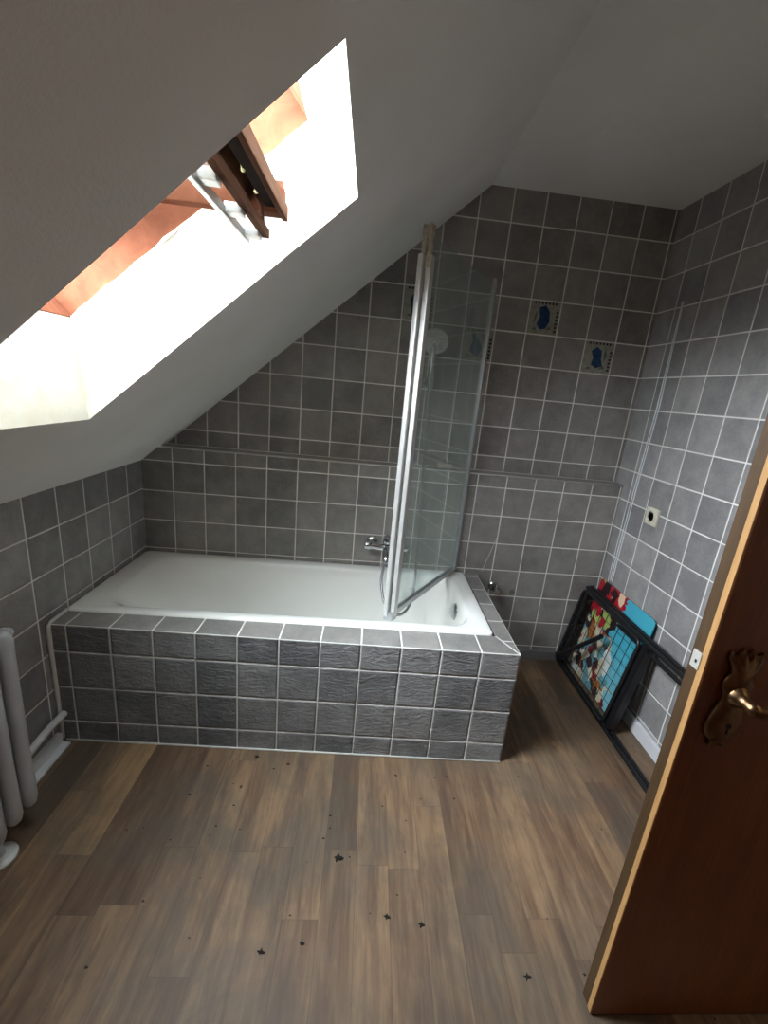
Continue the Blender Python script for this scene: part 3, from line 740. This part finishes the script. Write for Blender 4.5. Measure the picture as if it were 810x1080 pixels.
# ------------------------------------------------------------------ radiator, pipe
rad = thing('radiator', 'grey white ribbed column radiator standing along left wall', 'radiator', (0.10, -0.95, 0))
for k in range(9):
    y = -1.030 - 0.058 * k
    bm = bmesh.new()
    for x in (0.062, 0.142):
        pts = [L(rad, x, y, z) for z in (0.085, 0.095, 0.115, 0.15, 0.30, 0.50, 0.61, 0.650, 0.672, 0.682)]
        tube(bm, pts, [0.008, 0.017, 0.022, 0.021, 0.020, 0.020, 0.021, 0.022, 0.017, 0.008], 16)
    for z in (0.125, 0.640):
        tube(bm, [L(rad, 0.062, y, z), L(rad, 0.142, y, z)], 0.020, 16)
        tube(bm, [L(rad, 0.102, y - 0.029, z), L(rad, 0.102, y + 0.029, z)], 0.024, 14)
    obj('column', bm, M['radiator'], rad, smooth=True, angle=70)
bm = bmesh.new(); lathe(bm, [(0.0, 0.036), (0.012, 0.034), (0.019, 0.022), (0.019, 0.0)], L(rad, 0.102, -0.993, 0.640), (0, 1, 0)); obj('end_plug', bm, M['radiator'], rad, smooth=True)
bm = bmesh.new(); tube(bm, [L(rad, 0.116, -1.125, 0.0), L(rad, 0.112, -1.125, 0.10)], [0.016, 0.014], 14); ft = obj('foot', bm, M['radiator'], rad, smooth=True, angle=60)
bm = bmesh.new(); lathe(bm, [(0.045, 0.001), (0.043, 0.008), (0.026, 0.013), (0.0, 0.014)], L(rad, 0.116, -1.125, 0.0), (0, 0, 1)); obj('foot_rosette', bm, M['pipe'], ft, smooth=True, label='round white floor plate')
bm = bmesh.new(); tube(bm, smooth_path([(0.034, -0.712, 0.134), (0.036, -0.80, 0.137), (0.045, -0.90, 0.136), (0.055, -1.0, 0.132), (0.055, -1.5, 0.125)], 6), 0.0125, 14)
hp_ = obj('heating_pipe', bm, M['pipe'], smooth=True, angle=60); tag(hp_, 'white heating pipe running along left wall above the skirting board', 'pipe')

# ------------------------------------------------------------------ door standing open into the room
dx0, dx1, dy0, dy1 = 1.722, 2.399, -1.452, -1.414
door = bpy.data.objects.new('door_1', None); door['kind'] = 'structure'; door.location = (dx1, dy1, 0); link(door)
bm = bmesh.new(); box(bm, L(door, dx0 + 0.0016, dy0, 0.008), L(door, dx1, dy1, 1.98), 0.0015); obj('leaf', bm, M['door'], door)
bm = bmesh.new(); box(bm, L(door, dx0, dy0 + 0.013, 0.008), L(door, dx0 + 0.003, dy1, 1.98)); obj('edge_strip', bm, M['door_edge'], door, label='raw brown wooden door edge')
bm = bmesh.new(); box(bm, L(door, dx0 - 0.0008, dy0 + 0.0012, 0.008), L(door, dx0 + 0.003, dy0 + 0.014, 1.98), 0.0006); obj('edge_lip', bm, M['door_lip'], door, label='light chipped wooden lip of the door edge')
bm = bmesh.new(); box(bm, L(door, dx0 - 0.003, dy0 + 0.012, 0.962), L(door, dx0 + 0.002, dy1 - 0.006, 0.996), 0.001)
lp = obj('latch_plate', bm, M['steel'], door, label='pale metal latch plate')
bm = bmesh.new(); box(bm, L(door, dx0 - 0.004, dy0 + 0.018, 0.974), L(door, dx0 - 0.002, dy0 + 0.022, 0.980)); obj('screw_hole', bm, M['dark'], lp)
# ornate handle
hx = dx0 + 0.068
hn = bpy.data.objects.new('door_handle', None); hn.location = L(door, hx, dy0, 0.91); link(hn, door)
hn['label'] = 'ornate aged bronze lever handle on scrolled back plate'
PLT = [(0, 0.100), (0.008, 0.112), (0.014, 0.102), (0.022, 0.098), (0.030, 0.106), (0.034, 0.094), (0.026, 0.078), (0.020, 0.062), (0.026, 0.050), (0.031, 0.038), (0.024, 0.022), (0.021, 0.006), (0.026, -0.008), (0.031, -0.026), (0.036, -0.044), (0.036, -0.062), (0.028, -0.078), (0.018, -0.086), (0.020, -0.096), (0.012, -0.102), (0.006, -0.094), (0, -0.100)]
full = PLT + [(-a, b) for a, b in reversed(PLT[1:-1])]
bm = bmesh.new()
lay = []
for sc_, h in ((1.0, 0.0), (1.0, 0.003), (0.93, 0.007), (0.72, 0.012), (0.40, 0.0145)):
    lay.append([bm.verts.new((a * sc_, -h, b * (0.5 + sc_ * 0.5 if sc_ > 0.5 else 0.72))) for a, b in full])
for a, b in zip(lay, lay[1:]):
    for k in range(len(full)): bm.faces.new((a[k], a[(k + 1) % len(full)], b[(k + 1) % len(full)], b[k]))
bm.faces.new(lay[0]); bm.faces.new(lay[-1][::-1]); bmesh.ops.recalc_face_normals(bm, faces=bm.faces)
obj('back_plate', bm, M['bronze'], hn, smooth=True, angle=50)
bm = bmesh.new(); lathe(bm, [(0.020, 0.010), (0.021, 0.016), (0.014, 0.022), (0.011, 0.034), (0.013, 0.046), (0.010, 0.054), (0.0, 0.056)], (0, 0, 0.018), (0, -1, 0)); obj('collar', bm, M['bronze'], hn, smooth=True, angle=60)
bm = bmesh.new()
lv = smooth_path([(-0.006, -0.048, 0.018), (0.012, -0.052, 0.018), (0.034, -0.052, 0.024), (0.062, -0.052, 0.022), (0.092, -0.050, 0.012), (0.116, -0.048, 0.010), (0.128, -0.046, 0.016)], 6)
rr = [0.009, 0.0095, 0.0085, 0.0105, 0.0115, 0.010, 0.007]
rs = []
for i in range(len(lv)):
    q = i / (len(lv) - 1) * (len(rr) - 1); k = min(int(q), len(rr) - 2); rs.append(rr[k] + (rr[k + 1] - rr[k]) * (q - k))
tube(bm, lv, rs, 14); obj('lever', bm, M['bronze'], hn, smooth=True, angle=60)
bm = bmesh.new(); tube(bm, [(0, -0.0125, -0.046), (0, -0.0155, -0.046)], 0.0055, 12); box(bm, (-0.002, -0.0155, -0.062), (0.002, -0.0125, -0.047)); obj('keyhole', bm, M['dark'], hn)

# ------------------------------------------------------------------ bits of dirt on the floor
def flake(x, y, r, label, group, seed):
    rnd = random.Random(seed); bm = bmesh.new()
    n = 13; ol = []
    for k in range(n):
        a = 2 * math.pi * k / n; q = r * (rnd.uniform(0.9, 1.35) if k % 3 == 0 else rnd.uniform(0.45, 0.75)); ol.append((q * math.cos(a), q * math.sin(a) * 0.8))
    h = r * 0.28
    lo_ = [bm.verts.new((a, b, 0.0)) for a, b in ol]; hi_ = [bm.verts.new((a * 0.75, b * 0.75, h * rnd.uniform(0.5, 1.2))) for a, b in ol]
    top = bm.verts.new((rnd.uniform(-.2, .2) * r, rnd.uniform(-.2, .2) * r, h * 0.9))
    bm.faces.new(lo_[::-1])
    for k in range(n):
        k2 = (k + 1) % n; bm.faces.new((lo_[k], lo_[k2], hi_[k2], hi_[k])); bm.faces.new((hi_[k], hi_[k2], top))
    o = obj('dirt_flake', bm, M['flake']); o.location = (x, y, 0.0002)
    tag(o, label, 'dirt flake', group); return o
BIG = [(1.091, -1.105, 0.016, 'largest dark jagged dirt flake near the middle of the wooden floor'),
       (0.750, -0.743, 0.009, 'round dark dirt flake on the floor close to the bath front'),
       (0.875, -0.772, 0.007, 'second small dark dirt flake close to the bath front'),
       (1.237, -1.256, 0.010, 'dark dirt flake at the front of the floor, left of a close pair'),
       (1.331, -1.273, 0.010, 'dark dirt flake at the front of the floor, right of a close pair'),
       (1.593, -1.381, 0.011, 'dark dirt flake nearest the open brown door'),
       (0.911, -1.334, 0.009, 'dark elongated dirt flake at the very front of the floor'),
       (1.012, -1.316, 0.008, 'dark dirt flake at the front left of the floor centre')]
for i, (x, y, r, lb) in enumerate(BIG): flake(x, y, r, lb, 'dirt flakes on the wooden floor', 40 + i)
rnd = random.Random(11)
for k in range(34):
    x = rnd.uniform(0.45, 1.75); y = -0.78 - 0.6 * rnd.random() ** 1.4
    flake(x, y, rnd.uniform(0.0025, 0.0048), 'tiny dark crumb of dirt scattered on the wooden floor', 'tiny crumbs of dirt on the floor', 100 + k)

# ------------------------------------------------------------------ light
BASE, CLOUD = 3.2, 30.0
w = bpy.data.worlds.new('overcast_sky'); S.world = w; w.use_nodes = True
nt = w.node_tree; bg = nt.nodes['Background']
# overcast sky: dimmer overhead, a broad bright cloud low in the direction the window faces
tc = nt.nodes.new('ShaderNodeTexCoord'); sx = nt.nodes.new('ShaderNodeSeparateXYZ'); nt.links.new(tc.outputs['Generated'], sx.inputs[0])
def wm(op, a, b=None):
    n = nt.nodes.new('ShaderNodeMath'); n.operation = op
    for i, v in enumerate((a, b)):
        if v is None: continue
        if isinstance(v, (int, float)): n.inputs[i].default_value = v
        else: nt.links.new(v, n.inputs[i])
    return n.outputs[0]
vd = nt.nodes.new('ShaderNodeVectorMath'); vd.operation = 'DOT_PRODUCT'; nt.links.new(tc.outputs['Generated'], vd.inputs[0])
vd.inputs[1].default_value = V((-0.78, -0.20, 0.55)).normalized()
cloud = wm('MULTIPLY', wm('POWER', wm('MAXIMUM', vd.outputs['Value'], 0.0), 3.5), CLOUD)
rp = nt.nodes.new('ShaderNodeMapRange'); rp.interpolation_type = 'SMOOTHSTEP'; nt.links.new(sx.outputs[2], rp.inputs[0])
rp.inputs[1].default_value = -0.08; rp.inputs[2].default_value = 0.05
amt = wm('MULTIPLY', wm('ADD', cloud, BASE), wm('ADD', wm('MULTIPLY', rp.outputs[0], 0.85), 0.15))
bg.inputs[0].default_value = (0.90, 0.98, 1.05, 1); nt.links.new(amt, bg.inputs[1])
pl = bpy.data.lights.new('roof_window_portal', 'AREA'); pl.shape = 'RECTANGLE'; pl.size = FL + 0.04; pl.size_y = OY1 - OY0 + 0.04
pl.cycles.is_portal = True
po = bpy.data.objects.new('roof_window_portal', pl); link(po)
c_ = FP(FL / 2, (OY0 + OY1) / 2, fr_h + 0.05)
po.matrix_world = Matrix(((sd.x, 0, sn.x, c_.x), (0, 1, 0, c_.y), (sd.z, 0, sn.z, c_.z), (0, 0, 0, 1)))
ll = bpy.data.lights.new('landing_fill_light', 'POINT'); ll.energy = 1.2; ll.color = (1, 0.78, 0.55); ll.shadow_soft_size = 0.12  # added warm fill light, out of view beyond the doorway
lo = bpy.data.objects.new('landing_fill_light', ll); lo.location = (W + 0.65, -1.9, 2.05); link(lo)

# ------------------------------------------------------------------ camera
cam = bpy.data.cameras.new('camera'); co = bpy.data.objects.new('camera', cam); link(co)
cam.sensor_fit = 'HORIZONTAL'; cam.sensor_width = 36.0; cam.lens = 36.0 * 449.7282 / 810
cam.shift_x = (405 - 414.8761) / 810; cam.shift_y = -(540 - 534.3869) / 810
cam.clip_start = 0.02
R = [[0.99448011, 0.06979098, -0.07834881], [-0.04638495, 0.96220594, 0.26834338], [0.09411564, -0.26322794, 0.96013192]]
C = (1.08287515, -2.09076509, 1.40737218)
co.matrix_world = Matrix([[R[i][0], R[i][2], -R[i][1], C[i]] for i in range(3)] + [[0, 0, 0, 1]])
S.camera = co
S.view_settings.view_transform = 'Standard'; S.view_settings.look = 'None'
S.view_settings.gamma = 1.0; S.view_settings.use_curve_mapping = False
S.view_settings.exposure = 1.95
S.cycles.use_denoising = True
S.cycles.max_bounces = 10; S.cycles.diffuse_bounces = 6; S.cycles.transparent_max_bounces = 12
S.cycles.sample_clamp_indirect = 8.0
